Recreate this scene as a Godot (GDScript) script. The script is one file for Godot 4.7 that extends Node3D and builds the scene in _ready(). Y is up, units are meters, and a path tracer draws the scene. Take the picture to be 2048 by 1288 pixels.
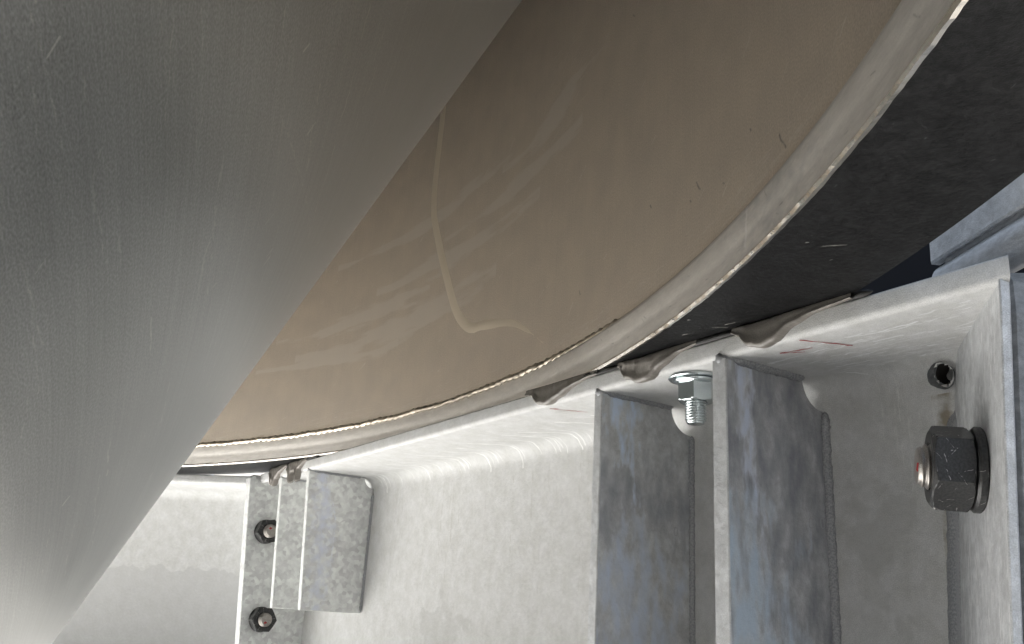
extends Node3D

# Underside of a steel silo seen from below: conical hopper, skirt with its base ring,
# and the galvanised octagon of support beams it stands on.  Metres, y up.
# Beam axis along x, web face at z = 0 facing +z, underside of its top flange at y = 0.

const T := 0.0145          # flange thickness
const D := 0.1             # flange overhang in front of the web
const AX := -0.568         # silo axis
const AZ := 1.390
const RR := 1.3286         # inner radius of the base ring
const RO := 1.410          # outer radius of the base ring
const RY := 0.0185         # height of its underside
const WELD_Y := 0.050      # weld between base ring and skirt
const CONE_APEX := -2.168
const CONE_TAN := 0.4913
const BEAM_BOTTOM := -0.34
const HOLE := Vector3(-0.0105, -0.0125, 0.004)

var rng := RandomNumberGenerator.new()
var M := {}
var used_names := {}

# ------------------------------------------------------------------ setup
func _ready() -> void:
	rng.seed = 20240611
	var fwd := Vector3(-0.80556595, 0.31093934, -0.50436122)
	var right := fwd.cross(Vector3.UP).normalized()
	var up := right.cross(fwd)
	var roll := 0.0608315
	var r2 := right * cos(roll) + up * sin(roll)
	var u2 := up * cos(roll) - right * sin(roll)
	var cam := Camera3D.new()
	cam.name = "camera"
	cam.transform = Transform3D(Basis(r2, u2, -fwd), Vector3(0.3150864, -0.1773672, 0.5387187))
	cam.fov = 39.41
	cam.near = 0.02
	cam.far = 400.0
	add_child(cam)
	cam.current = true

	var sky_mat := ProceduralSkyMaterial.new()
	sky_mat.sky_top_color = Color(0.47, 0.51, 0.57)
	sky_mat.sky_horizon_color = Color(0.72, 0.74, 0.76)
	sky_mat.sky_curve = 0.14
	sky_mat.ground_bottom_color = Color(0.30, 0.28, 0.25)
	sky_mat.ground_horizon_color = Color(0.62, 0.66, 0.70)
	sky_mat.energy_multiplier = 0.55
	var sky := Sky.new()
	sky.sky_material = sky_mat
	var env := Environment.new()
	env.background_mode = Environment.BG_SKY
	env.sky = sky
	env.tonemap_mode = Environment.TONE_MAPPER_LINEAR
	env.tonemap_exposure = 11.0
	env.sdfgi_enabled = true
	env.ssao_enabled = true
	env.ssil_enabled = true
	var we := WorldEnvironment.new()
	we.name = "world_environment"
	we.environment = env
	add_child(we)

	var sun := DirectionalLight3D.new()
	sun.name = "sun"
	sun.light_energy = 1.6
	sun.light_color = Color(1.0, 0.98, 0.95)
	sun.light_angular_distance = 0.5
	sun.shadow_enabled = true
	var az := deg_to_rad(-50.0)      # from +z turned towards -x
	var el := deg_to_rad(38.0)
	var to_sun := Vector3(sin(az) * cos(el), sin(el), cos(az) * cos(el))
	sun.transform = Transform3D(Basis.looking_at(-to_sun, Vector3.UP), to_sun * 30.0)
	add_child(sun)

	make_materials()
	build_ground()
	build_silo()
	build_beam()
	build_side_beam()
	build_corner_bracket()
	build_bolts()
	build_sealant()

# ------------------------------------------------------------------ node helpers
func numbered(called: String) -> String:
	var k: int = used_names.get(called, 0)
	used_names[called] = k + 1
	return called if k == 0 else "%s_%03d" % [called, k]

func thing(called: String, label: String, category: String, at := Vector3.ZERO, group := "") -> Node3D:
	var o := Node3D.new()
	o.name = numbered(called)
	add_child(o)
	o.position = at
	o.set_meta("label", label)
	o.set_meta("category", category)
	if group != "":
		o.set_meta("group", group)
	return o

func part(called: String, mesh: Mesh, mat: Material, parent: Node, label := "") -> MeshInstance3D:
	var m := MeshInstance3D.new()
	m.name = called
	m.mesh = mesh
	m.material_override = mat
	m.cast_shadow = GeometryInstance3D.SHADOW_CASTING_SETTING_ON
	if label != "":
		m.set_meta("label", label)
	parent.add_child(m, true)
	return m

# ------------------------------------------------------------------ mesh helpers
func begin() -> SurfaceTool:
	var st := SurfaceTool.new()
	st.begin(Mesh.PRIMITIVE_TRIANGLES)
	return st

func finish(st: SurfaceTool) -> ArrayMesh:
	st.generate_normals()
	return st.commit()

func vtx(st: SurfaceTool, p: Vector3, uv: Vector2, uv2: Vector2) -> void:
	st.set_uv(uv)
	st.set_uv2(uv2)
	st.add_vertex(p)

# rows of points -> a skin; hint = the way the middle of it faces
func grid(st: SurfaceTool, P: Array, U: Array, V: Array, hint: Vector3, smooth := true, skip = null) -> void:
	st.set_smooth_group(0 if smooth else 0xFFFFFFFF)
	var ni := P.size() - 1
	var nj: int = P[0].size() - 1
	var mi: int = ni / 2
	var mj: int = nj / 2
	var a: Vector3 = P[mi][mj]
	var b: Vector3 = P[mi + 1][mj]
	var d: Vector3 = P[mi][mj + 1]
	var flip: bool = (d - a).cross(b - a).dot(hint) < 0.0
	for i in ni:
		for j in nj:
			if skip != null and skip.call((P[i][j] + P[i + 1][j + 1]) * 0.5):
				continue
			var q := [[i, j], [i + 1, j], [i + 1, j + 1], [i, j], [i + 1, j + 1], [i, j + 1]]
			if flip:
				q = [[i, j], [i + 1, j + 1], [i + 1, j], [i, j], [i, j + 1], [i + 1, j + 1]]
			for k in q:
				vtx(st, P[k[0]][k[1]], U[k[0]][k[1]], V[k[0]][k[1]])

# an outline in the xy plane pushed along z (0..t), chamfered edges, then moved by tf
func prism(st: SurfaceTool, outline: Array, t: float, c: float, tf: Transform3D, uv2_rect := Rect2(0, 0, 1, 1), mark_back := false) -> void:
	var o: Array = outline.duplicate()
	var area := 0.0
	for i in o.size():
		var p: Vector2 = o[i]
		var q: Vector2 = o[(i + 1) % o.size()]
		area += p.x * q.y - q.x * p.y
	if area < 0.0:
		o.reverse()
	var n := o.size()
	var inner := []
	for i in n:
		var p0: Vector2 = o[(i + n - 1) % n]
		var p1: Vector2 = o[i]
		var p2: Vector2 = o[(i + 1) % n]
		var e1 := (p1 - p0).normalized()
		var e2 := (p2 - p1).normalized()
		var n1 := Vector2(-e1.y, e1.x)
		var n2 := Vector2(-e2.y, e2.x)
		var m := (n1 + n2)
		var k := 1.0 + n1.dot(n2)
		inner.append(p1 + m * (c / maxf(k, 0.3)))
	st.set_smooth_group(0xFFFFFFFF)
	var rings := [[inner, 0.0], [o, c], [o, t - c], [inner, t]]
	var flip := tf.basis.determinant() < 0.0
	var per := 0.0
	for i in n:
		var j := (i + 1) % n
		var len: float = (o[j] - o[i]).length()
		for k in 3:
			var r0: Array = rings[k][0]
			var r1: Array = rings[k + 1][0]
			var z0: float = rings[k][1]
			var z1: float = rings[k + 1][1]
			var a := Vector3(r0[i].x, r0[i].y, z0)
			var b := Vector3(r0[j].x, r0[j].y, z0)
			var cc := Vector3(r1[j].x, r1[j].y, z1)
			var d := Vector3(r1[i].x, r1[i].y, z1)
			var ua := Vector2(per, z0)
			var ub := Vector2(per + len, z0)
			var uc := Vector2(per + len, z1)
			var ud := Vector2(per, z1)
			tri(st, tf, a, cc, b, ua, uc, ub, flip)
			tri(st, tf, a, d, cc, ua, ud, uc, flip)
		per += len
	var poly := PackedVector2Array(inner)
	var idx := Geometry2D.triangulate_polygon(poly)
	for k in range(0, idx.size(), 3):
		var a2 := poly[idx[k]]
		var b2 := poly[idx[k + 1]]
		var c2 := poly[idx[k + 2]]
		if (b2 - a2).cross(c2 - a2) < 0.0:
			var s := b2
			b2 = c2
			c2 = s
		tri(st, tf, Vector3(a2.x, a2.y, t), Vector3(c2.x, c2.y, t), Vector3(b2.x, b2.y, t), a2, c2, b2, flip, uv2_rect)
		tri(st, tf, Vector3(a2.x, a2.y, 0), Vector3(b2.x, b2.y, 0), Vector3(c2.x, c2.y, 0), a2, b2, c2, flip, uv2_rect if mark_back else Rect2(0, 0, 0, 0))

func tri(st: SurfaceTool, tf: Transform3D, a: Vector3, b: Vector3, c: Vector3, ua: Vector2, ub: Vector2, uc: Vector2, flip: bool, r := Rect2(0, 0, 0, 0)) -> void:
	var v := [[a, ua], [b, ub], [c, uc]]
	if flip:
		v = [[a, ua], [c, uc], [b, ub]]
	for k in v:
		var uv2 := Vector2(0.012, 0.0045)
		if r.size.x > 0.0:
			uv2 = (k[1] - r.position) / r.size
		vtx(st, tf * k[0], k[1], uv2)

# closed lathe about +y: list of [radius, y]
func lathe(st: SurfaceTool, prof: Array, segs: int, tf: Transform3D, shape = null, smooth := true) -> void:
	var P := []
	var U := []
	for i in prof.size():
		var row := []
		var urow := []
		for j in segs + 1:
			var a := TAU * (j % segs) / segs
			var r: float = prof[i][0]
			if shape != null:
				r = shape.call(r, a, prof[i][1])
			row.append(tf * Vector3(r * cos(a), prof[i][1], r * sin(a)))
			urow.append(Vector2(0.02 * a, prof[i][1]))
		P.append(row)
		U.append(urow)
	var mid: int = (prof.size() - 1) / 2
	var dr: float = prof[mid + 1][0] - prof[mid][0]
	var dy: float = prof[mid + 1][1] - prof[mid][1]
	var a2 := TAU * (segs / 2) / segs
	var nrm := Vector3(cos(a2) * dy, -dr, sin(a2) * dy)
	if prof[0][1] > prof[prof.size() - 1][1]:
		nrm = -nrm
	grid(st, P, U, U, tf.basis * nrm, smooth)

# lumpy round bead along a path
func smooth_path(p: Array, n: int) -> Array:
	var out := []
	for i in p.size() - 1:
		for k in n:
			out.append((p[i] as Vector3).cubic_interpolate(p[i + 1], p[maxi(i - 1, 0)], p[mini(i + 2, p.size() - 1)], float(k) / n))
	out.append(p[p.size() - 1])
	return out

func bead(st: SurfaceTool, path: Array, radius: float, lump: float, pitch: float, seg := 8, taper := true, ripple := 0.5) -> void:
	var noise := FastNoiseLite.new()
	noise.seed = rng.randi() % 10000
	noise.frequency = 1.0 / maxf(pitch, 0.0005)
	var pts := []
	for i in path.size() - 1:
		var a: Vector3 = path[i]
		var b: Vector3 = path[i + 1]
		var k := maxi(1, int((b - a).length() / (pitch * 0.35)))
		for s in k:
			pts.append(a.lerp(b, float(s) / k))
	pts.append(path[path.size() - 1])
	var P := []
	var U := []
	var run := 0.0
	var total := 0.0
	for i in range(1, pts.size()):
		total += (pts[i] - pts[i - 1]).length()
	for i in pts.size():
		var p: Vector3 = pts[i]
		var t: Vector3 = (pts[mini(i + 1, pts.size() - 1)] - pts[maxi(i - 1, 0)]).normalized()
		var ref := Vector3.UP if absf(t.y) < 0.8 else Vector3.RIGHT
		var n1 := t.cross(ref).normalized()
		var n2 := n1.cross(t)
		if i > 0:
			run += (p - pts[i - 1]).length()
		var ends := 1.0
		if taper:
			ends = clampf(sqrt(minf(run, total - run) / (radius * 1.5)), 0.05, 1.0)
		var row := []
		var ur := []
		for j in seg + 1:
			var ang := TAU * (j % seg) / seg
			var w := radius * ends * (1.0 + lump * noise.get_noise_3d(run, cos(ang) * pitch, sin(ang) * pitch) + lump * ripple * sin(run / pitch * TAU + 0.6 * cos(ang)))
			row.append(p + (n1 * cos(ang) + n2 * sin(ang)) * w)
			ur.append(Vector2(run, ang * radius))
		P.append(row)
		U.append(ur)
	var m: int = (P.size() - 1) / 2
	var mj: int = seg / 2
	grid(st, P, U, U, P[m][mj] - pts[m])

# part of a surface of revolution about the silo axis: rows of [r, y], angle from -z towards +x
func ring_point(a: float, r: float, y: float) -> Vector3:
	return Vector3(AX + r * sin(a), y, AZ - r * cos(a))

func ovality(a: float) -> float:
	return 0.0

func revolve(st: SurfaceTool, prof: Array, angles: Array, hint_in: bool, uvr := Rect2(0, 0, 0, 0), flat := false) -> void:
	var P := []
	var U := []
	var V := []
	var run := [0.0]
	for i in range(1, prof.size()):
		run.append(run[i - 1] + Vector2(prof[i][0] - prof[i - 1][0], prof[i][1] - prof[i - 1][1]).length())
	for a in angles:
		var row := []
		var ur := []
		var vr := []
		for i in prof.size():
			var r: float = prof[i][0] + ovality(a)
			row.append(ring_point(a, r, prof[i][1]))
			ur.append(Vector2(a * 1.33, run[i]))
			if uvr.size.y < 0.0:
				vr.append(Vector2(clampf((a - uvr.position.x) / uvr.size.x, 0.002, 0.998), clampf((prof[i][0] - RR) / (RO - RR), 0.01, 0.99)))
			elif uvr.size.x > 0.0:
				vr.append(Vector2(clampf((a - uvr.position.x) / uvr.size.x, 0.002, 0.998), clampf(1.0 - (prof[i][1] - uvr.position.y) / uvr.size.y, 0.002, 0.998)))
			else:
				vr.append(Vector2.ZERO)
		P.append(row)
		U.append(ur)
		V.append(vr)
	var m: int = (P.size() - 1) / 2
	var mj: int = (prof.size() - 1) / 2
	var mid: Vector3 = P[m][mj]
	var hint := (Vector3(AX, mid.y, AZ) - mid)
	if not hint_in:
		hint = -hint
	if prof.size() > 1 and absf(prof[mj + 1][1] - prof[mj][1]) < 1e-6:
		hint = Vector3.DOWN if hint_in else Vector3.UP
	grid(st, P, U, V, hint, not flat)

func angle_list(fine0: float, fine1: float, fine: float, coarse: float) -> Array:
	var out := []
	var a := -PI
	while a < PI - 1e-6:
		out.append(a)
		var step := fine if (a >= fine0 and a < fine1) else coarse
		if a < fine0 and a + step > fine0:
			step = fine0 - a
		a = minf(a + maxf(step, 1e-5), PI)
	out.append(PI)
	return out

# ------------------------------------------------------------------ textures
func noise_of(seed_: int, freq: float, kind := FastNoiseLite.TYPE_SIMPLEX_SMOOTH, oct := 3) -> FastNoiseLite:
	var n := FastNoiseLite.new()
	n.seed = seed_
	n.noise_type = kind
	n.frequency = freq
	n.fractal_type = FastNoiseLite.FRACTAL_FBM if oct > 1 else FastNoiseLite.FRACTAL_NONE
	n.fractal_octaves = oct
	return n

func bytes_of(n: FastNoiseLite, w: int, h: int) -> PackedByteArray:
	var im := n.get_seamless_image(w, h, false, false, 0.12)
	im.convert(Image.FORMAT_L8)
	return im.get_data()

# noise stretched along v: made narrow, then resized
func streak_bytes(seed_: int, w: int, h: int, stretch: int, freq: float) -> PackedByteArray:
	var n := noise_of(seed_, freq)
	var im := n.get_seamless_image(w, maxi(8, h / stretch), false, false, 0.15)
	im.convert(Image.FORMAT_L8)
	im.resize(w, h, Image.INTERPOLATE_CUBIC)
	return im.get_data()

func tex(im: Image) -> ImageTexture:
	im.generate_mipmaps()
	return ImageTexture.create_from_image(im)

# mix of layers into an RGB image: each layer [bytes, r, g, b] adds (value-128)/128 * rgb
func layered(w: int, h: int, base: Color, layers: Array) -> Image:
	var data := PackedByteArray()
	data.resize(w * h * 3)
	var n := w * h
	for i in n:
		var r := base.r
		var g := base.g
		var b := base.b
		for l in layers:
			var v: float = (l[0][i] - 128) / 128.0
			r += v * l[1]
			g += v * l[2]
			b += v * l[3]
		data[i * 3] = clampi(int(r * 255.0), 0, 255)
		data[i * 3 + 1] = clampi(int(g * 255.0), 0, 255)
		data[i * 3 + 2] = clampi(int(b * 255.0), 0, 255)
	return Image.create_from_data(w, h, false, Image.FORMAT_RGB8, data)

func normal_from(w: int, h: int, layers: Array, strength: float) -> Image:
	var data := PackedByteArray()
	data.resize(w * h)
	for i in w * h:
		var v := 128.0
		for l in layers:
			v += (l[0][i] - 128) * l[1]
		data[i] = clampi(int(v), 0, 255)
	var im := Image.create_from_data(w, h, false, Image.FORMAT_L8, data)
	im.convert(Image.FORMAT_RGBA8)
	im.bump_map_to_normal_map(strength)
	return im

# a soft stroke on an RGBA overlay, points in 0..1
func stroke(im: Image, pts: Array, width: float, col: Color, wobble := 0.0, broken := 0.0) -> void:
	var w := im.get_width()
	var h := im.get_height()
	var solid := im.get_format() == Image.FORMAT_RGB8
	var n := noise_of(rng.randi() % 9999, 0.05, FastNoiseLite.TYPE_SIMPLEX_SMOOTH, 2)
	for i in pts.size() - 1:
		var a: Vector2 = pts[i] * Vector2(w, h)
		var b: Vector2 = pts[i + 1] * Vector2(w, h)
		var L := (b - a).length()
		var steps := maxi(1, int(L / maxf(0.5, width * 0.35)))
		for s in steps + 1:
			var p := a.lerp(b, float(s) / steps)
			var k := n.get_noise_2d(p.x * 0.8 + i * 31.0, p.y * 0.8)
			p += Vector2(n.get_noise_2d(p.y, 77.0), n.get_noise_2d(p.x, 177.0)) * wobble
			var al := col.a
			if broken > 0.0:
				al *= clampf(0.5 + k * 2.5 * broken + (1.0 - broken) * 0.5, 0.0, 1.0)
			if al < 0.02:
				continue
			var rad := width * (0.6 + 0.5 * absf(k))
			var x0 := maxi(0, int(p.x - rad - 1))
			var x1 := mini(w - 1, int(p.x + rad + 1))
			var y0 := maxi(0, int(p.y - rad - 1))
			var y1 := mini(h - 1, int(p.y + rad + 1))
			for y in range(y0, y1 + 1):
				for x in range(x0, x1 + 1):
					var d := Vector2(x + 0.5, y + 0.5).distance_to(p)
					var f := clampf((rad - d) / maxf(1.0, rad * 0.6), 0.0, 1.0) * al
					if f > 0.01:
						var o := im.get_pixel(x, y)
						if solid:
							im.set_pixel(x, y, o.lerp(col, f))
							continue
						if f > o.a or o.a < 0.3:
							var na := maxf(o.a, f)
							im.set_pixel(x, y, Color(col.r, col.g, col.b, na) if f >= o.a else Color(o.r, o.g, o.b, na))

# noise-edged stain: fn(u, v) gives 0..1 strength, thresholded by noise
func stain(im: Image, rect: Rect2, col: Color, freq: float, edge: float, fn: Callable, rough := 0.5, squeeze := Vector2.ONE) -> void:
	var w := im.get_width()
	var h := im.get_height()
	var n := noise_of(rng.randi() % 9999, freq, FastNoiseLite.TYPE_SIMPLEX_SMOOTH, 4)
	for y in range(int(rect.position.y * h), int(minf(1.0, rect.end.y) * h)):
		for x in range(int(rect.position.x * w), int(minf(1.0, rect.end.x) * w)):
			var s: float = fn.call(float(x) / w, float(y) / h)
			if s <= 0.0:
				continue
			var v := s + n.get_noise_2d(x * squeeze.x, y * squeeze.y) * rough - 0.5
			var f := clampf(v / edge, 0.0, 1.0) * col.a
			if f > 0.01:
				var o := im.get_pixel(x, y)
				var na := maxf(o.a, f)
				var c := Color(o.r, o.g, o.b).lerp(Color(col.r, col.g, col.b), f / maxf(na, 0.001))
				im.set_pixel(x, y, Color(c.r, c.g, c.b, na))

func blank(w: int, h: int, c: Color) -> Image:
	var im := Image.create(w, h, false, Image.FORMAT_RGBA8)
	im.fill(Color(c.r, c.g, c.b, 0.0))
	return im

func std(albedo: Texture2D, tile: Vector2, rough: float, metal: float) -> StandardMaterial3D:
	var m := StandardMaterial3D.new()
	m.albedo_texture = albedo
	m.uv1_scale = Vector3(1.0 / tile.x, 1.0 / tile.y, 1.0)
	m.roughness = rough
	m.metallic = metal
	return m

func plain(c: Color, rough: float, metal: float) -> StandardMaterial3D:
	var m := StandardMaterial3D.new()
	m.albedo_color = c
	m.roughness = rough
	m.metallic = metal
	return m

func bump(m: StandardMaterial3D, t: Texture2D, k: float) -> void:
	m.normal_enabled = true
	m.normal_texture = t
	m.normal_scale = k

func over(m: StandardMaterial3D, im: Image) -> StandardMaterial3D:
	var c: StandardMaterial3D = m.duplicate()
	c.detail_enabled = true
	c.detail_albedo = tex(im)
	c.detail_uv_layer = BaseMaterial3D.DETAIL_UV_2
	c.detail_blend_mode = BaseMaterial3D.BLEND_MODE_MIX
	return c

func make_materials() -> void:
	var W := 512
	var blotch := bytes_of(noise_of(11, 0.012), W, W)
	var mid := bytes_of(noise_of(12, 0.05), W, W)
	var grain := bytes_of(noise_of(13, 0.35, FastNoiseLite.TYPE_SIMPLEX_SMOOTH, 2), W, W)
	var cells := noise_of(14, 0.05, FastNoiseLite.TYPE_CELLULAR, 1)
	cells.cellular_return_type = FastNoiseLite.RETURN_CELL_VALUE
	cells.cellular_jitter = 1.0
	cells.domain_warp_enabled = true
	cells.domain_warp_amplitude = 14.0
	cells.domain_warp_frequency = 0.04
	var spang := bytes_of(cells, W, W)
	var zn := tex(normal_from(W, W, [[grain, 0.5], [mid, 0.6]], 3.0))
	# dull mottled zinc
	var zim := layered(W, W, Color(0.775, 0.78, 0.785), [[blotch, .06, .06, .06], [mid, .04, .04, .042], [grain, .09, .09, .09], [spang, .02, .022, .022]])
	M.zinc = std(tex(zim), Vector2(0.16, 0.16), 0.5, 0.35)
	bump(M.zinc, zn, 0.5)
	var dim := layered(W, W, Color(0.50, 0.51, 0.52), [[blotch, .05, .05, .05], [mid, .05, .05, .05], [grain, .05, .05, .05]])
	M.dark_zinc = std(tex(dim), Vector2(0.1, 0.1), 0.55, 0.2)  # darker zinc; on the mating plate it stands in for shade
	bump(M.dark_zinc, zn, 0.5)
	M.stamp = M.zinc.duplicate()
	M.stamp.albedo_color = Color(0.9, 0.9, 0.91)
	# spangled zinc (thin gusset plates)
	var sim := layered(W, W, Color(0.88, 0.885, 0.88), [[blotch, .05, .05, .05], [spang, .055, .06, .055], [grain, .03, .03, .03]])
	M.spangle = std(tex(sim), Vector2(0.13, 0.13), 0.45, 0.4)
	bump(M.spangle, zn, 0.3)
	# smooth rolled web: warm dusty zinc
	var wstreak := streak_bytes(21, W, W, 6, 0.03)
	var wim := layered(W, W, Color(0.77, 0.77, 0.765), [[blotch, .03, .03, .035], [wstreak, .008, .008, .008], [mid, .022, .022, .02], [grain, .085, .085, .085]])
	M.web = std(tex(wim), Vector2(0.17, 0.17), 0.68, 0.12)
	bump(M.web, zn, 0.28)
	# rough galvanised weld
	var wl := layered(W, W, Color(0.62, 0.625, 0.635), [[mid, .1, .1, .1], [grain, .1, .1, .1]])
	M.weld = std(tex(wl), Vector2(0.05, 0.05), 0.5, 0.45)
	bump(M.weld, zn, 1.2)

	# brushed stainless
	var s1 := streak_bytes(31, 1024, 1024, 24, 0.05)
	var s2 := streak_bytes(32, 1024, 1024, 90, 0.22)
	var g2 := bytes_of(noise_of(33, 0.3, FastNoiseLite.TYPE_SIMPLEX_SMOOTH, 2), 1024, 1024)
	var b2 := bytes_of(noise_of(34, 0.008), 1024, 1024)
	var cim := layered(1024, 1024, Color(0.59, 0.595, 0.59), [[s1, .010, .010, .010], [s2, .020, .020, .020], [b2, .012, .012, .012], [g2, .075, .075, .075]])
	M.cone = std(tex(cim), Vector2(0.34, 0.6), 0.42, 1.0)
	var cn := tex(normal_from(1024, 1024, [[s1, 0.06], [s2, 0.12], [g2, 0.3]], 2.0))
	bump(M.cone, cn, 0.1)
	var crough := layered(1024, 1024, Color(0.38, 0.38, 0.38), [[s1, .012, .012, .012], [b2, .012, .012, .012], [g2, .08, .08, .08]])
	M.cone.roughness = 1.0
	M.cone.roughness_texture = tex(crough)
	M.cone.anisotropy_enabled = true
	M.cone.anisotropy = 0.2
	var wall_im := layered(1024, 1024, Color(0.855, 0.81, 0.755), [[b2, .018, .016, .012], [g2, .065, .065, .065], [s2, .012, .012, .012]])
	M.wall = std(tex(wall_im), Vector2(0.5, 0.5), 0.46, 1.0)
	bump(M.wall, tex(normal_from(1024, 1024, [[g2, 0.4], [b2, 0.12]], 2.0)), 0.14)
	M.strip = std(tex(layered(W, W, Color(0.90, 0.885, 0.865), [[blotch, .03, .03, .03], [mid, .02, .02, .02], [grain, .03, .03, .03]])), Vector2(0.2, 0.05), 0.48, 1.0)
	bump(M.strip, zn, 0.12)
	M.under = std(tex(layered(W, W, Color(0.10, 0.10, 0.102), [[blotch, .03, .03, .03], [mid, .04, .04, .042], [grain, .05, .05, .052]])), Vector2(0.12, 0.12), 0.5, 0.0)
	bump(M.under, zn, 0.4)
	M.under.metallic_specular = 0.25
	M.edge = plain(Color(0.93, 0.91, 0.88), 0.22, 1.0)
	M.steel_weld = plain(Color(0.78, 0.74, 0.68), 0.36, 1.0)
	M.reflection_tone = plain(Color(0.965, 0.925, 0.86), 0.4, 1.0)  # bright tone of the reflected streak on the skirt wall
	M.sealant = std(tex(layered(W, W, Color(0.50, 0.48, 0.455), [[mid, .05, .05, .05], [grain, .03, .03, .03]])), Vector2(0.04, 0.04), 0.34, 0.0)
	M.bore_shade = plain(Color(0.17, 0.16, 0.15), 0.8, 0.0)  # bore colour, with the shade inside the hole painted in
	M.dark_gap = plain(Color(0.12, 0.115, 0.11), 0.6, 0.0)
	var bim := layered(W, W, Color(0.25, 0.25, 0.25), [[mid, .05, .05, .05], [grain, .05, .05, .05]])
	for k in 46:
		var p := Vector2(rng.randf(), rng.randf())
		stroke(bim, [p, p + Vector2(rng.randf_range(-0.12, 0.12), rng.randf_range(-0.12, 0.12))], rng.randf_range(1.5, 6.0), Color(0.62, 0.61, 0.60, 1.0), 4.0, 0.8)
	M.black = std(tex(bim), Vector2(0.045, 0.045), 0.42, 0.5)
	M.worn = std(tex(layered(W, W, Color(0.62, 0.60, 0.58), [[mid, .14, .14, .14], [grain, .1, .1, .1]])), Vector2(0.02, 0.02), 0.35, 0.7)
	M.plated = plain(Color(0.80, 0.83, 0.835), 0.24, 1.0)
	M.marker = plain(Color(0.58, 0.06, 0.07), 0.6, 0.0)
	M.blue = plain(Color(0.08, 0.09, 0.13), 0.45, 0.2)  # dark tone holding the shade behind the gap
	M.asphalt = std(tex(layered(W, W, Color(0.30, 0.297, 0.29), [[blotch, .04, .04, .04], [grain, .06, .06, .06]])), Vector2(1.5, 1.5), 0.9, 0.0)
	M.concrete = std(tex(layered(W, W, Color(0.80, 0.803, 0.805), [[blotch, .06, .06, .06], [mid, .04, .04, .04], [grain, .04, .04, .04]])), Vector2(2.5, 2.5), 0.9, 0.0)

# ------------------------------------------------------------------ ground
func build_ground() -> void:
	var pm := PlaneMesh.new()
	pm.size = Vector2(240, 240)
	var st := begin()
	var P := []
	var U := []
	for i in 13:
		var row := []
		var ur := []
		for j in 13:
			var p := Vector3((i - 6) * 20.0, -1.85, (j - 6) * 20.0)
			row.append(p)
			ur.append(Vector2(p.x, p.z))
		P.append(row)
		U.append(ur)
	grid(st, P, U, U, Vector3.UP)
	var g := part("ground", finish(st), M.asphalt, self)
	g.set_meta("kind", "structure")
	st = begin()
	prism(st, [Vector2(-3.8, -1.2), Vector2(-0.4, -1.2), Vector2(-0.4, 4.4), Vector2(-3.8, 4.4)], 0.12, 0.01, Transform3D(Basis(Vector3(1, 0, 0), Vector3(0, 0, 1), Vector3(0, 1, 0)), Vector3(0, -1.84, 0)))
	var slab := part("bounce_slab", finish(st), M.concrete, self)  # unseen pale slab, added and cut short to steer the bounce light
	slab.set_meta("kind", "structure")
	# unseen wall, added to block the sky light mirrored in the hopper
	var sky_block := thing("sky_block_wall", "unseen grey wall added to block sky light behind the silo beams", "wall", Vector3(0, -1.85, -9.0))
	for k in 12:
		st = begin()
		prism(st, [Vector2(-36.0 + k * 4.0, 0.0), Vector2(-32.02 + k * 4.0, 0.0), Vector2(-32.02 + k * 4.0, 6.5), Vector2(-36.0 + k * 4.0, 6.5)], 0.2, 0.02, Transform3D(Basis(), Vector3.ZERO))
		part("panel", finish(st), M.asphalt, sky_block)

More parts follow.
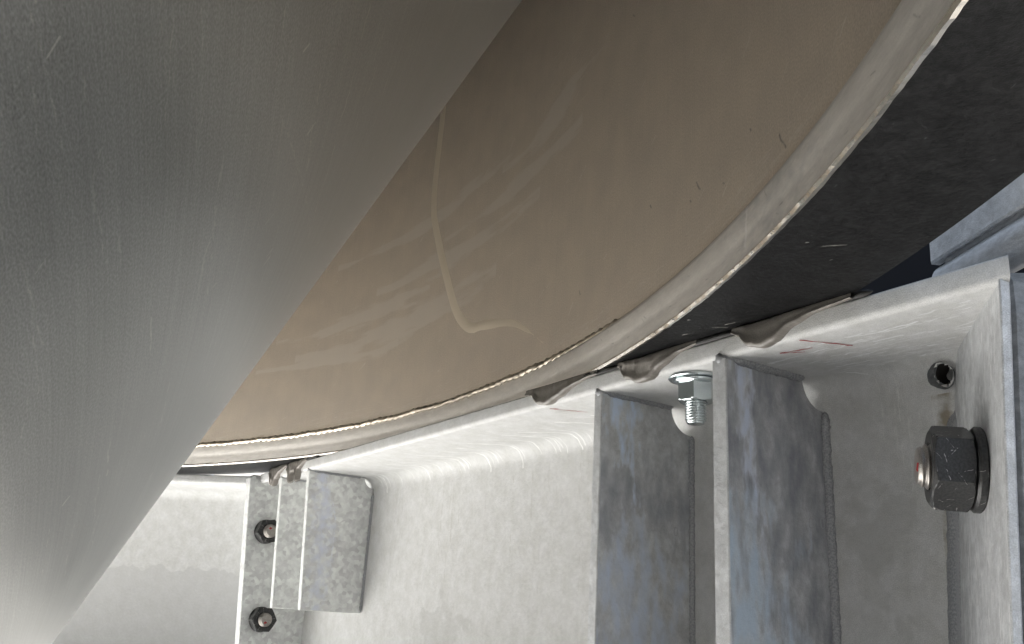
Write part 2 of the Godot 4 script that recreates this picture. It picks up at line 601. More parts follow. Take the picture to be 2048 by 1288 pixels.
# ------------------------------------------------------------------ silo
func build_silo() -> void:
	var silo := thing("steel_silo", "brushed stainless steel silo underside, hopper cone inside a skirt on galvanised beams", "silo")
	# hopper cone
	var im := cone_marks()
	var st := begin()
	var angles := angle_list(0.1, 0.8, 0.012, 0.06)
	var P := []
	var U := []
	var V := []
	var top := (RR + 0.003) / CONE_TAN + CONE_APEX
	var rows := []
	for i in 61:
		rows.append(lerpf(-1.40, top, i / 60.0))
	var ca := cos(atan(CONE_TAN))
	for a in angles:
		var row := []
		var ur := []
		var vr := []
		for y in rows:
			var r: float = (y - CONE_APEX) * CONE_TAN
			var sl: float = (y - CONE_APEX) / ca
			row.append(ring_point(a, r, y))
			ur.append(Vector2(a * 1.08 * 0.5 - sl * 0.86, a * 1.08 * 0.86 + sl * 0.5))
			vr.append(Vector2(clampf((a - 0.2) / 0.5, 0.002, 0.998), clampf((2.85 - sl) / 0.75, 0.002, 0.998)))
		P.append(row)
		U.append(ur)
		V.append(vr)
	var m: int = (P.size() - 1) / 2
	var mid: Vector3 = P[m][30]
	grid(st, P, U, V, mid - Vector3(AX, mid.y, AZ))
	part("hopper_cone", finish(st), over(M.cone, im), silo, "grey brushed steel hopper cone with fine runs and scratches")
	# outlet collar under the cone
	st = begin()
	revolve(st, [[0.3773, -1.40], [0.3773, -1.46], [0.44, -1.46], [0.44, -1.472], [0.0005, -1.472]], angle_list(9, 9, 0.1, 0.1), false, Rect2(0, 0, 0, 0), true)
	part("outlet_collar", finish(st), M.cone, silo)
	# skirt wall, inside face and the shell above it
	st = begin()
	var fine := angle_list(-0.7, 0.75, 0.008, 0.05)
	var prof := []
	for i in 41:
		prof.append([RR + 0.003, lerpf(WELD_Y - 0.004, 0.56, i / 40.0)])
	revolve(st, prof, fine, true, Rect2(-0.65, 0.03, 1.35, 0.53))
	var sk := part("skirt_wall", finish(st), over(M.wall, wall_marks()), silo, "brown-tinged inside of the steel skirt")
	st = begin()
	revolve(st, [[RR + 0.008, WELD_Y - 0.02], [RR + 0.008, 1.0], [RR + 0.008, 4.2], [0.9, 4.6], [0.02, 4.85]], angle_list(9, 9, 0.06, 0.06), false, Rect2(0, 0, 0, 0), true)
	part("tank_shell", finish(st), M.cone, silo)
	# reflected light on the skirt wall, shaped as a low pale bead
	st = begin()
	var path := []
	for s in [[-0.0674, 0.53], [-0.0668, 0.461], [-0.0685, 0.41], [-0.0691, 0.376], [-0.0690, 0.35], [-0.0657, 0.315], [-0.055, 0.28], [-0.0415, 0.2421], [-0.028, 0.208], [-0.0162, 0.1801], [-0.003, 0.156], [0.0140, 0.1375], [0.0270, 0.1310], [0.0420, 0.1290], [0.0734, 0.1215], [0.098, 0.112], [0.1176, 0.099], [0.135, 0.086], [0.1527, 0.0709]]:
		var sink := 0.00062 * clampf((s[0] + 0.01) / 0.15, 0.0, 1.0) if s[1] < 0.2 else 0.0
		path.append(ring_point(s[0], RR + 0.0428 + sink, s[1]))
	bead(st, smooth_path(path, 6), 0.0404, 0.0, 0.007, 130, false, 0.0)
	part("reflection_streak", finish(st), M.reflection_tone, sk)
	# base ring: upright leg with a rolled profile
	st = begin()
	var leg := []
	for i in 13:
		var t := i / 12.0
		leg.append([RR + 0.0002 + (0.0004 if t > 0.34 else 0.0) - 0.0010 * sin(clampf((t - 0.36) / 0.64, 0, 1) * PI * 0.8), lerpf(RY + 0.0016, WELD_Y, t)])
	leg.append([RR + 0.0018, WELD_Y + 0.0008])
	leg.append([RR + 0.004, WELD_Y + 0.001])
	revolve(st, leg, fine, true, Rect2(-0.65, 0.0185, 1.35, 0.033))
	var ring := part("base_ring", finish(st), over(M.strip, strip_marks()), silo, "rolled upright leg of the base ring")
	# flat leg: dark underside, outer edge and top
	st = begin()
	var flat_prof := []
	for i in 13:
		flat_prof.append([lerpf(RR + 0.0015, RO - 0.0008, i / 12.0), RY])
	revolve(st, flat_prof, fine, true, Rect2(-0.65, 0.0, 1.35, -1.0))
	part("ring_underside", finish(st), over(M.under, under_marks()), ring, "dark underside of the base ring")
	st = begin()
	revolve(st, [[RO - 0.0008, RY], [RO, RY + 0.001], [RO, RY + 0.006], [RR + 0.003, RY + 0.0062]], fine, false, Rect2(0, 0, 0, 0), true)
	part("ring_rim", finish(st), M.under, ring)
	# burred cut edge, bright
	st = begin()
	var nz := noise_of(77, 90.0, FastNoiseLite.TYPE_SIMPLEX_SMOOTH, 3)
	var ed := []
	var eu := []
	var a := -0.66
	while a < 0.75:
		var w := 0.5 + 0.5 * nz.get_noise_2d(a, 3.0) * 1.8
		var j1 := nz.get_noise_2d(a, 40.0) * 0.00035
		var row := [ring_point(a, RR - 0.0002 + j1, RY + 0.0030), ring_point(a, RR - 0.0009 + j1 * 1.5, RY + 0.0013 + j1), ring_point(a, RR - 0.0002 + j1, RY - 0.0004 - 0.0005 * w), ring_point(a, RR + 0.0016 + 0.0007 * w, RY - 0.0003)]
		ed.append(row)
		eu.append([Vector2(a, 0), Vector2(a, 0.001), Vector2(a, 0.002), Vector2(a, 0.003)])
		a += 0.0022
	var em: int = (ed.size() - 1) / 2
	var emp: Vector3 = ed[em][1]
	grid(st, ed, eu, eu, Vector3(AX, emp.y, AZ) - emp, false)
	part("cut_edge", finish(st), M.edge, ring, "bright burred cut edge of the base ring")
	# circumferential weld: rope-like on one stretch, ground flat on the rest
	st = begin()
	path = []
	a = -0.62
	while a < 0.27:
		var wob := nz.get_noise_2d(a * 0.25, 9.0) * 0.0012
		var low := 0.0022 * clampf((a - 0.1) / 0.16, 0.0, 1.0)
		path.append(ring_point(a, RR + 0.0012 + low * 1.5, WELD_Y + 0.0016 + wob))
		a += 0.0035
	bead(st, path, 0.0034, 0.5, 0.0072, 12, true, 0.55)
	part("weld_bead", finish(st), M.steel_weld, silo, "rope-like weld bead between skirt and base ring")
	st = begin()
	path = []
	a = 0.25
	while a < 0.75:
		path.append(ring_point(a, RR + 0.0022, WELD_Y + 0.001))
		a += 0.006
	bead(st, path, 0.0013, 0.08, 0.006, 8)
	part("ground_weld", finish(st), M.steel_weld, silo)

func cone_uv(a_deg: float, sl: float) -> Vector2:
	return Vector2((deg_to_rad(a_deg) - 0.2) / 0.5, (2.85 - sl) / 0.75)

func cone_marks() -> Image:
	var im := blank(1280, 1536, Color(0.86, 0.84, 0.80))
	var lite := Color(0.90, 0.88, 0.84)
	for k in 380:
		var a := rng.randf_range(12.5, 41.0)
		var s := rng.randf_range(2.12, 2.8)
		var L := rng.randf_range(0.004, 0.04)
		var slope := rng.randf_range(70.0, 125.0)
		stroke(im, [cone_uv(a, s), cone_uv(a - slope * L * 0.5, s - L * 0.5), cone_uv(a - slope * L + rng.randf_range(-0.2, 0.2), s - L)], rng.randf_range(0.7, 1.4), Color(lite.r, lite.g, lite.b, rng.randf_range(0.08, 0.3)), 1.5, 0.8)
	# clearer dried runs
	for d in [[28.455, 2.529, 26.2, 2.505, 0.45, 2.0], [26.2, 2.505, 23.652, 2.481, 0.6, 2.2], [23.652, 2.481, 21.0, 2.459, 0.45, 1.8], [27.9, 2.482, 24.963, 2.46, 0.6, 2.0], [29.635, 2.417, 27.844, 2.396, 0.35, 3.0], [27.844, 2.396, 25.81, 2.369, 0.4, 2.6], [28.668, 2.452, 20.576, 2.459, 0.3, 2.0], [23.593, 2.278, 19.185, 2.245, 0.55, 1.8], [22.618, 2.252, 19.885, 2.226, 0.55, 2.0], [18.2, 2.30, 16.4, 2.27, 0.7, 1.6], [25.0, 2.30, 23.0, 2.28, 0.5, 2.6], [33.3, 2.376, 32.3, 2.36, 0.35, 3.0], [20.0, 2.36, 17.0, 2.33, 0.4, 1.4], [19.5, 2.42, 17.5, 2.40, 0.35, 1.2]]:
		stroke(im, [cone_uv(d[0], d[1]), cone_uv(lerpf(d[0], d[2], 0.45) + 0.15, lerpf(d[1], d[3], 0.5)), cone_uv(d[2], d[3])], d[5] * 0.75, Color(0.82, 0.81, 0.78, d[4] * 0.55), 2.5, 0.6)
	for k in 60:
		var p := cone_uv(rng.randf_range(13, 38), rng.randf_range(2.13, 2.8))
		stroke(im, [p, p + Vector2(rng.randf_range(-0.003, 0.003), rng.randf_range(0.0, 0.01))], rng.randf_range(0.8, 2.6), Color(0.88, 0.87, 0.84, rng.randf_range(0.12, 0.4)))
	return im

func wall_uv(a: float, y: float) -> Vector2:
	return Vector2((a + 0.65) / 1.35, 1.0 - (y - 0.03) / 0.53)

func wall_marks() -> Image:
	var im := blank(1536, 640, Color(0.86, 0.83, 0.79))
	# dried water films: pale, sharp-edged smears following the wash
	for d in [[-0.26, 0.17, 0.02, 0.185, 0.024], [-0.12, 0.235, 0.09, 0.25, 0.016], [-0.30, 0.205, -0.10, 0.215, 0.012], [0.0, 0.27, 0.16, 0.285, 0.014], [-0.2, 0.30, 0.05, 0.32, 0.012], [-0.33, 0.16, -0.15, 0.15, 0.010], [0.10, 0.31, 0.2, 0.34, 0.016]]:
		var p0 := wall_uv(d[0], d[1])
		var p1 := wall_uv(d[2], d[3])
		var th: float = d[4] / 0.53
		stain(im, Rect2(p0.x - 0.03, minf(p0.y, p1.y) - th * 1.6, p1.x - p0.x + 0.06, absf(p0.y - p1.y) + th * 3.2), Color(0.90, 0.87, 0.83, 0.6), 0.02, 0.2, func(u, v):
			var t: float = clampf((u - p0.x) / (p1.x - p0.x), 0.0, 1.0)
			var c: float = lerpf(p0.y, p1.y, t)
			return 0.98 - absf(v - c) / th * 0.5 - absf(t - 0.5) * 0.5, 0.6, Vector2(0.4, 1.6))
	# handling scratches
	for k in 320:
		var a := rng.randf_range(-0.35, 0.58)
		var y := rng.randf_range(0.06, 0.45)
		var L := rng.randf_range(0.002, 0.016)
		var dir := Vector2(rng.randf_range(0.3, 1.0), rng.randf_range(0.1, 0.9))
		stroke(im, [wall_uv(a, y), wall_uv(a + dir.x * L, y + dir.y * L)], rng.randf_range(0.6, 1.1), Color(0.98, 0.96, 0.93, rng.randf_range(0.35, 1.0)), 1.0)
	for k in 26:
		var a := rng.randf_range(0.13, 0.2)
		var y := rng.randf_range(0.28, 0.40)
		stroke(im, [wall_uv(a, y), wall_uv(a + rng.randf_range(0.01, 0.03), y + rng.randf_range(0.0, 0.02))], 0.9, Color(0.97, 0.94, 0.90, 0.7), 2.0)
	# fine grinding lines above the weld
	for k in 240:
		var a := rng.randf_range(-0.45, 0.5)
		var y := 0.053 + absf(rng.randfn(0.0, 0.012))
		stroke(im, [wall_uv(a, y), wall_uv(a + rng.randf_range(0.03, 0.09), y + rng.randf_range(0.001, 0.006))], 0.8, Color(0.96, 0.94, 0.91, rng.randf_range(0.25, 0.7)), 1.0, 0.6)
	# dark flecks
	for d in [[0.4665, 0.074, 0.472, 0.062], [0.206, 0.1045, 0.207, 0.1], [0.3643, 0.0994, 0.366, 0.097], [0.31, 0.128, 0.311, 0.125], [0.372, 0.108, 0.378, 0.098], [0.405, 0.086, 0.407, 0.084], [0.437, 0.10, 0.438, 0.098], [0.28, 0.33, 0.283, 0.325]]:
		stroke(im, [wall_uv(d[0], d[1]), wall_uv(d[2], d[3])], 1.1, Color(0.12, 0.10, 0.08, 0.95), 1.5)
	return im

func strip_marks() -> Image:
	var im := blank(2048, 64, Color(0.8, 0.78, 0.75))
	var u := func(a): return (a + 0.65) / 1.35
	# grey smeared joint where the two ends of the ring meet
	stain(im, Rect2(u.call(0.40), 0.0, u.call(0.52) - u.call(0.40), 1.0), Color(0.66, 0.66, 0.66, 0.5), 0.05, 0.7, func(x, y): return 0.85 - absf(x - u.call(0.46)) / 0.045 * 0.5)
	stroke(im, [Vector2(u.call(0.437), 0.05), Vector2(u.call(0.433), 0.75)], 3.0, Color(0.93, 0.92, 0.91, 0.8), 2.0, 0.4)
	stroke(im, [Vector2(u.call(0.425), 0.2), Vector2(u.call(0.424), 0.6)], 1.6, Color(0.93, 0.92, 0.91, 0.6), 2.0, 0.4)
	stroke(im, [Vector2(u.call(0.27), 0.1), Vector2(u.call(0.262), 0.9)], 2.0, Color(0.93, 0.92, 0.9, 0.6), 1.0, 0.3)
	# scribed line
	stroke(im, [Vector2(u.call(0.22), 0.66), Vector2(u.call(0.43), 0.66)], 0.9, Color(0.97, 0.95, 0.92, 0.9), 0.3)
	for k in 60:
		var a := rng.randf_range(-0.5, 0.6)
		var y := rng.randf_range(0.05, 0.95)
		stroke(im, [Vector2(u.call(a), y), Vector2(u.call(a + rng.randf_range(-0.012, 0.012)), y + rng.randf_range(-0.1, 0.2))], 0.8, Color(0.93, 0.92, 0.9, rng.randf_range(0.2, 0.6)))
	for k in 18:
		var a := rng.randf_range(0.2, 0.6)
		var y := rng.randf_range(0.1, 0.9)
		stroke(im, [Vector2(u.call(a), y), Vector2(u.call(a + 0.003), y + rng.randf_range(0.0, 0.15))], 1.0, Color(0.2, 0.19, 0.18, 0.6), 2.0)
	return im

func under_marks() -> Image:
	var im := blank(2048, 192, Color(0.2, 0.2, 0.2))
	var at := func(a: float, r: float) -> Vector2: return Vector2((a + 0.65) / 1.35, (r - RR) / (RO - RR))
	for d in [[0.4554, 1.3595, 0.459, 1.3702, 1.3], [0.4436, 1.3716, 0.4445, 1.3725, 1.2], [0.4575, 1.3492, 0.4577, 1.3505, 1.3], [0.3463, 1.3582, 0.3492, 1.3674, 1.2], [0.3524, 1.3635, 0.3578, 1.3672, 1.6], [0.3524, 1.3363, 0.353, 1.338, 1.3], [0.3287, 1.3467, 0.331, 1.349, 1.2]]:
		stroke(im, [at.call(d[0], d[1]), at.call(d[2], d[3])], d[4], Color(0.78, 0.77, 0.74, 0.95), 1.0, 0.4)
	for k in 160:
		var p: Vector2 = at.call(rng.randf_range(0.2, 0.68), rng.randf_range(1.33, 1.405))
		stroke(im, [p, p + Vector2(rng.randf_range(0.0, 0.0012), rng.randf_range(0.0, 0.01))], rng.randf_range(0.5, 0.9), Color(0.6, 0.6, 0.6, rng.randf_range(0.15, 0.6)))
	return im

# ------------------------------------------------------------------ beams
# outline of the I-section, starting at the front top corner of the top flange: [z, y]
func section() -> Array:
	var rf := 0.018
	var tw := 0.009
	var zb := -D - tw
	var bot := BEAM_BOTTOM
	var o := []
	var corner := func(cz: float, cy: float, r: float, a0: float, a1: float, n: int):
		for i in n + 1:
			var a := deg_to_rad(lerpf(a0, a1, float(i) / n))
			o.append(Vector2(cz + r * cos(a), cy + r * sin(a)))
	corner.call(D - 0.002, T - 0.002, 0.002, 90, 0, 4)
	corner.call(D - 0.0045, 0.0045, 0.0045, 0, -90, 8)
	for i in range(1, 20):
		o.append(Vector2(lerpf(D - 0.0045, rf, i / 20.0), 0.0))
	corner.call(rf, -rf, rf, 90, 180, 16)
	for i in range(1, 14):
		o.append(Vector2(0.0, -rf - 0.0018 * i))
	for i in range(1, 30):
		o.append(Vector2(0.0, lerpf(-rf - 0.0234, bot + rf, i / 30.0)))
	corner.call(rf, bot + rf, rf, 180, 270, 8)
	corner.call(D - 0.004, bot - 0.004, 0.004, 90, 0, 4)
	corner.call(D - 0.002, bot - T + 0.002, 0.002, 0, -90, 3)
	corner.call(zb + 0.002, bot - T + 0.002, 0.002, -90, -180, 3)
	corner.call(zb + 0.004, bot - 0.004, 0.004, 180, 90, 4)
	corner.call(-tw - rf, bot + rf, rf, -90, 0, 6)
	corner.call(-tw - rf, -rf, rf, 0, 90, 6)
	corner.call(zb + 0.0045, 0.0045, 0.0045, -90, -180, 4)
	corner.call(zb + 0.002, T - 0.002, 0.002, 180, 90, 4)
	o.append(o[0])
	return o

func section_mesh(xs: Array, skew0: float, skew1: float, hole: bool) -> ArrayMesh:
	var sec := section()
	var run := [0.0]
	for i in range(1, sec.size()):
		run.append(run[i - 1] + (sec[i] - sec[i - 1]).length())
	var P := []
	var U := []
	var V := []
	var x0: float = xs[0]
	var x1: float = xs[xs.size() - 1]
	for x in xs:
		var k: float = (x - x0) / (x1 - x0)
		var row := []
		var ur := []
		var vr := []
		for i in sec.size():
			var z: float = sec[i].x
			var near1 := clampf((x - (x1 - 0.25)) / 0.25, 0.0, 1.0)
			var near0 := clampf(((x0 + 0.25) - x) / 0.25, 0.0, 1.0)
			var xx: float = x + skew1 * z * near1 + skew0 * z * near0
			row.append(Vector3(xx, sec[i].y, z))
			ur.append(Vector2(xx, run[i]))
			vr.append(Vector2(clampf((xx + 1.12) / 1.22, 0.001, 0.999), clampf(run[i] / 0.42, 0.001, 0.999)))
		P.append(row)
		U.append(ur)
		V.append(vr)
	var st := begin()
	st.set_smooth_group(0)
	var nz := noise_of(5, 160.0, FastNoiseLite.TYPE_SIMPLEX_SMOOTH, 2)
	var skip := func(c: Vector3) -> bool:
		return hole and c.z > -0.003 and c.distance_to(HOLE) < 0.0072 + 0.0014 * nz.get_noise_3dv(c)
	var mj: int = (P[0].size() - 1) / 2
	var m: int = (P.size() - 1) / 2
	# hint from a known cell: the front flange tip is the first stretch; take the middle one instead
	var pa: Vector2 = sec[mj]
	var pb: Vector2 = sec[mj + 1]
	var tn := (pb - pa).normalized()
	var hint := Vector3(0, -tn.x, tn.y) * 1.0
	# the outline runs clockwise seen with z to the right and y up, so outward is to its left
	hint = Vector3(0, tn.x, -tn.y)
	grid(st, P, U, V, hint, true, skip)
	# end caps
	var poly := PackedVector2Array()
	for i in sec.size() - 1:
		poly.append(sec[i])
	var idx := Geometry2D.triangulate_polygon(poly)
	st.set_smooth_group(0xFFFFFFFF)
	for e in [0, P.size() - 1]:
		for k in range(0, idx.size(), 3):
			var t := [idx[k], idx[k + 1], idx[k + 2]]
			var a: Vector3 = P[e][t[0]]
			var b: Vector3 = P[e][t[1]]
			var c: Vector3 = P[e][t[2]]
			var want := Vector3(-1 if e == 0 else 1, 0, 0)
			if (c - a).cross(b - a).dot(want) < 0.0:
				t = [t[0], t[2], t[1]]
			for q in t:
				vtx(st, P[e][q], poly[q], Vector2(0.001, 0.999))
	return finish(st)

func beam_uv(x: float, arc: float) -> Vector2:
	return Vector2((x + 1.12) / 1.22, arc / 0.42)

func beam_marks() -> Image:
	# arc: 0..0.014 flange tip, to 0.098 underside, to 0.126 fillet, then web
	var im := blank(2048, 704, Color(0.88, 0.88, 0.87))
	# pale runs of zinc over the fillet
	var x := -0.86
	while x < -0.27:
		var a0 := rng.randf_range(0.078, 0.092)
		var a1 := rng.randf_range(0.114, 0.128)
		var bend := rng.randf_range(0.006, 0.02)
		stroke(im, [beam_uv(x - bend * 2.2, a0 - 0.02), beam_uv(x - bend, a0), beam_uv(x - bend * 0.2, (a0 + a1) * 0.5), beam_uv(x, a1)], rng.randf_range(1.2, 3.6), Color(0.94, 0.94, 0.93, rng.randf_range(0.5, 0.95)), 2.0, 0.3)
		x += rng.randf_range(0.003, 0.012) if rng.randf() < 0.72 else rng.randf_range(0.02, 0.045)
	for k in 26:
		var xx := rng.randf_range(-0.06, 0.0)
		var a0 := rng.randf_range(0.10, 0.15)
		stroke(im, [beam_uv(xx, a0), beam_uv(xx + rng.randf_range(-0.002, 0.004), a0 + rng.randf_range(0.01, 0.08))], rng.randf_range(0.7, 1.4), Color(0.92, 0.92, 0.9, rng.randf_range(0.2, 0.5)), 1.5, 0.6)
	# streaks along the flange underside near the far end
	for k in 150:
		var xx := rng.randf_range(-0.10, 0.07)
		var a0 := rng.randf_range(0.03, 0.1)
		stroke(im, [beam_uv(xx, a0), beam_uv(xx + rng.randf_range(0.01, 0.04), a0 + rng.randf_range(-0.004, 0.006))], rng.randf_range(1.0, 3.0), Color(0.92, 0.925, 0.93, rng.randf_range(0.2, 0.75)), 3.0, 0.7)
	# yellowish dirt beside the end plate weld and beside the first stiffener
	stain(im, Rect2(beam_uv(-0.022, 0.15).x, beam_uv(0, 0.13).y, 0.02, 0.66), Color(0.52, 0.47, 0.38, 0.8), 0.05, 0.5, func(u, v): return 0.9 - absf(u - (beam_uv(-0.012, 0).x - (v - 0.3) * 0.012)) / 0.009 * 0.5)
	stain(im, Rect2(beam_uv(-0.30, 0.15).x, beam_uv(0, 0.13).y, 0.045, 0.5), Color(0.60, 0.59, 0.56, 0.4), 0.04, 0.5, func(u, v): return 0.75 - absf(u - beam_uv(-0.275, 0).x) / 0.02 * 0.45)
	# tide marks low on the web
	for k in 10:
		var xx := rng.randf_range(-0.7, -0.3)
		var a0 := rng.randf_range(0.14, 0.22)
		stroke(im, [beam_uv(xx, a0), beam_uv(xx + 0.002, a0 + rng.randf_range(0.03, 0.08))], rng.randf_range(1.5, 3.0), Color(0.66, 0.66, 0.65, 0.25), 2.0, 0.7)
	for d in [[-0.66, 0.30, 0.05, 0.03], [-0.45, 0.36, 0.07, 0.03], [-0.34, 0.24, 0.03, 0.05], [-0.045, 0.32, 0.018, 0.04], [-0.07, 0.22, 0.02, 0.05]]:
		var c := beam_uv(d[0], d[1])
		var rx: float = d[2] / 1.22
		var ry: float = d[3] / 0.42
		stain(im, Rect2(c.x - rx * 1.6, c.y - ry * 1.6, rx * 3.2, ry * 3.2), Color(0.66, 0.66, 0.65, 0.38), 0.012, 0.15, func(u, v): return 1.0 - sqrt(pow((u - c.x) / rx, 2.0) + pow((v - c.y) / ry, 2.0)) * 0.5, 0.7)
	# scratches
	for k in 40:
		var xx := rng.randf_range(-0.7, -0.01)
		var a0 := rng.randf_range(0.15, 0.36)
		stroke(im, [beam_uv(xx, a0), beam_uv(xx + rng.randf_range(0.003, 0.03), a0 + rng.randf_range(-0.001, 0.002))], 0.7, Color(0.93, 0.92, 0.9, rng.randf_range(0.25, 0.6)), 1.5, 0.5)
	for k in 30:
		var xx := rng.randf_range(-0.85, -0.28)
		var a0 := rng.randf_range(0.118, 0.135)
		stroke(im, [beam_uv(xx, a0), beam_uv(xx + rng.randf_range(-0.002, 0.002), a0 + rng.randf_range(0.02, 0.14))], rng.randf_range(1.5, 5.0), Color(0.64, 0.63, 0.60, rng.randf_range(0.1, 0.35)), 3.0, 0.8)
	for k in 60:
		var p := beam_uv(-0.285 + rng.randfn(0.0, 0.012), rng.randf_range(0.15, 0.28))
		stroke(im, [p, p + Vector2(0, rng.randf_range(0.0, 0.012))], rng.randf_range(0.7, 2.0), Color(0.46, 0.45, 0.42, rng.randf_range(0.2, 0.6)), 2.0, 0.5)
	stroke(im, [beam_uv(-0.62, 0.335), beam_uv(-0.52, 0.332), beam_uv(-0.42, 0.338), beam_uv(-0.36, 0.335)], 1.2, Color(0.9, 0.9, 0.88, 0.7), 6.0, 0.5)
	for k in 50:
		var p := beam_uv(rng.randf_range(-0.8, -0.26), rng.randf_range(0.14, 0.36))
		stroke(im, [p, p + Vector2(0, rng.randf_range(0.0, 0.006))], rng.randf_range(0.5, 1.1), Color(0.35, 0.34, 0.32, rng.randf_range(0.2, 0.7)))
	return im

func plate_marks(kind: int) -> Image:
	# u 0 = web side, 1 = free edge; v 0 = top
	var im := blank(384, 1024, Color(0.80, 0.83, 0.87))
	if kind == 0:      # short gusset: pale blue run from the top corner
		stain(im, Rect2(0.2, 0.0, 0.8, 1.0), Color(0.87, 0.89, 0.94, 0.9), 0.016, 0.7, func(u, v): return 1.1 - absf(u - (0.80 - 0.12 * minf(v * 3.0, 1.0))) / (0.10 + 0.16 * minf(v * 3.0, 1.0)) * 0.55 - v * 0.45)
		stroke(im, [Vector2(0.78, 0.0), Vector2(0.70, 0.10), Vector2(0.58, 0.17), Vector2(0.52, 0.28), Vector2(0.53, 0.45)], 5.0, Color(0.90, 0.92, 0.96, 0.8), 8.0, 0.5)
		stroke(im, [Vector2(0.8, 0.02), Vector2(0.72, 0.2), Vector2(0.70, 0.5)], 4.0, Color(0.86, 0.88, 0.94, 0.6), 8.0, 0.6)
	elif kind == 1:    # first stiffener: white rust at the corner and a broad pale bloom below
		stain(im, Rect2(0.0, 0.0, 1.0, 1.0), Color(0.58, 0.59, 0.62, 0.85), 0.014, 0.8, func(u, v): return 0.95 - absf(v - 0.32) / 0.2 * 0.5, 0.6, Vector2(1.2, 0.4))  # dark band: a cast shadow put into the colour
		stain(im, Rect2(0.3, 0.0, 0.7, 0.35), Color(0.85, 0.90, 0.97, 1.0), 0.02, 0.6, func(u, v): return 1.1 - absf(u - (0.82 - v * 0.6)) / 0.24 * 0.6 - v * 2.0, 0.7, Vector2(1.2, 0.4))
		stain(im, Rect2(0.0, 0.3, 1.0, 0.7), Color(0.81, 0.85, 0.91, 0.95), 0.014, 0.8, func(u, v): return 1.1 - absf(u - 0.62) / 0.5 * 0.5 - maxf(0.0, 0.52 - v) * 4.0, 0.7, Vector2(1.2, 0.4))
	else:              # second stiffener: shade and a lit wedge put into the colour, plus a pale streak
		stain(im, Rect2(0.0, 0.0, 1.0, 1.0), Color(0.53, 0.54, 0.57, 0.9), 0.012, 0.8, func(u, v): return 1.0 - v * 0.25, 0.6, Vector2(1.2, 0.4))
		stain(im, Rect2(0.3, 0.0, 0.7, 0.75), Color(0.83, 0.86, 0.92, 0.95), 0.02, 0.55, func(u, v): return 1.02 - absf(u - (0.86 - 0.28 * v)) / 0.13 * 0.55 - v * 0.55, 0.6, Vector2(1.2, 0.4))
		stain(im, Rect2(0.2, 0.3, 0.8, 0.7), Color(0.76, 0.82, 0.88, 0.85), 0.012, 0.6, func(u, v): return 0.45 + 0.5 * clampf((u + v - 1.0) * 3.0, 0.0, 1.0) - maxf(0.0, 0.36 - v) * 6.0, 0.6, Vector2(1.2, 0.4))
	for k in 60:
		var p := Vector2(rng.randf(), rng.randf())
		stroke(im, [p, p + Vector2(rng.randf_range(-0.02, 0.02), rng.randf_range(0.005, 0.04))], rng.randf_range(0.6, 1.6), Color(0.84, 0.86, 0.9, rng.randf_range(0.15, 0.5)), 1.0, 0.5)
	im.fill_rect(Rect2i(0, 0, 10, 10), Color(0.75, 0.76, 0.77, 0.0))
	return im

func chalk_marks() -> Image:
	var im := blank(512, 768, Color(0.9, 0.9, 0.9))
	for k in 420:
		var p := Vector2(rng.randf_range(0.4, 1.0), rng.randf_range(0.0, 0.95))
		stroke(im, [p, p + Vector2(rng.randf_range(-0.012, 0.012), rng.randf_range(0.02, 0.12))], rng.randf_range(1.0, 4.5), Color(0.92, 0.92, 0.92, rng.randf_range(0.15, 0.7)), 3.0, 0.7)
	for k in 80:
		var p := Vector2(rng.randf_range(0.4, 1.0), rng.randf_range(0.0, 0.98))
		stroke(im, [p, p + Vector2(rng.randf_range(-0.01, 0.01), rng.randf_range(0.0, 0.05))], rng.randf_range(0.7, 1.6), Color(0.55, 0.54, 0.52, rng.randf_range(0.2, 0.5)), 2.0, 0.5)
	im.fill_rect(Rect2i(0, 0, 10, 10), Color(0.8, 0.8, 0.8, 0.0))
	return im

# plate standing across the beam: outline in (z, y), thickness along x from x0 to x1
func cross_plate(x0: float, x1: float, outline: Array) -> ArrayMesh:
	var st := begin()
	# local x = world z, local y = world y, local z = world x
	var tf := Transform3D(Basis(Vector3(0, 0, 1), Vector3(0, 1, 0), Vector3(1, 0, 0)), Vector3(x0, 0, 0))
	prism(st, outline, x1 - x0, 0.0008, tf, Rect2(0.0, 0.0, D, -0.26))
	return finish(st)

func stiffener_outline(depth: float, bottom: float, cope: float) -> Array:
	var o := [Vector2(depth, -0.0006), Vector2(depth, bottom), Vector2(0.0012, bottom)]
	for i in 9:
		var a := deg_to_rad(lerpf(-90, 0, i / 8.0))
		o.append(Vector2(0.0012 + cope * cos(a) * 1.0, -0.0006 + cope * sin(a)))
	return o

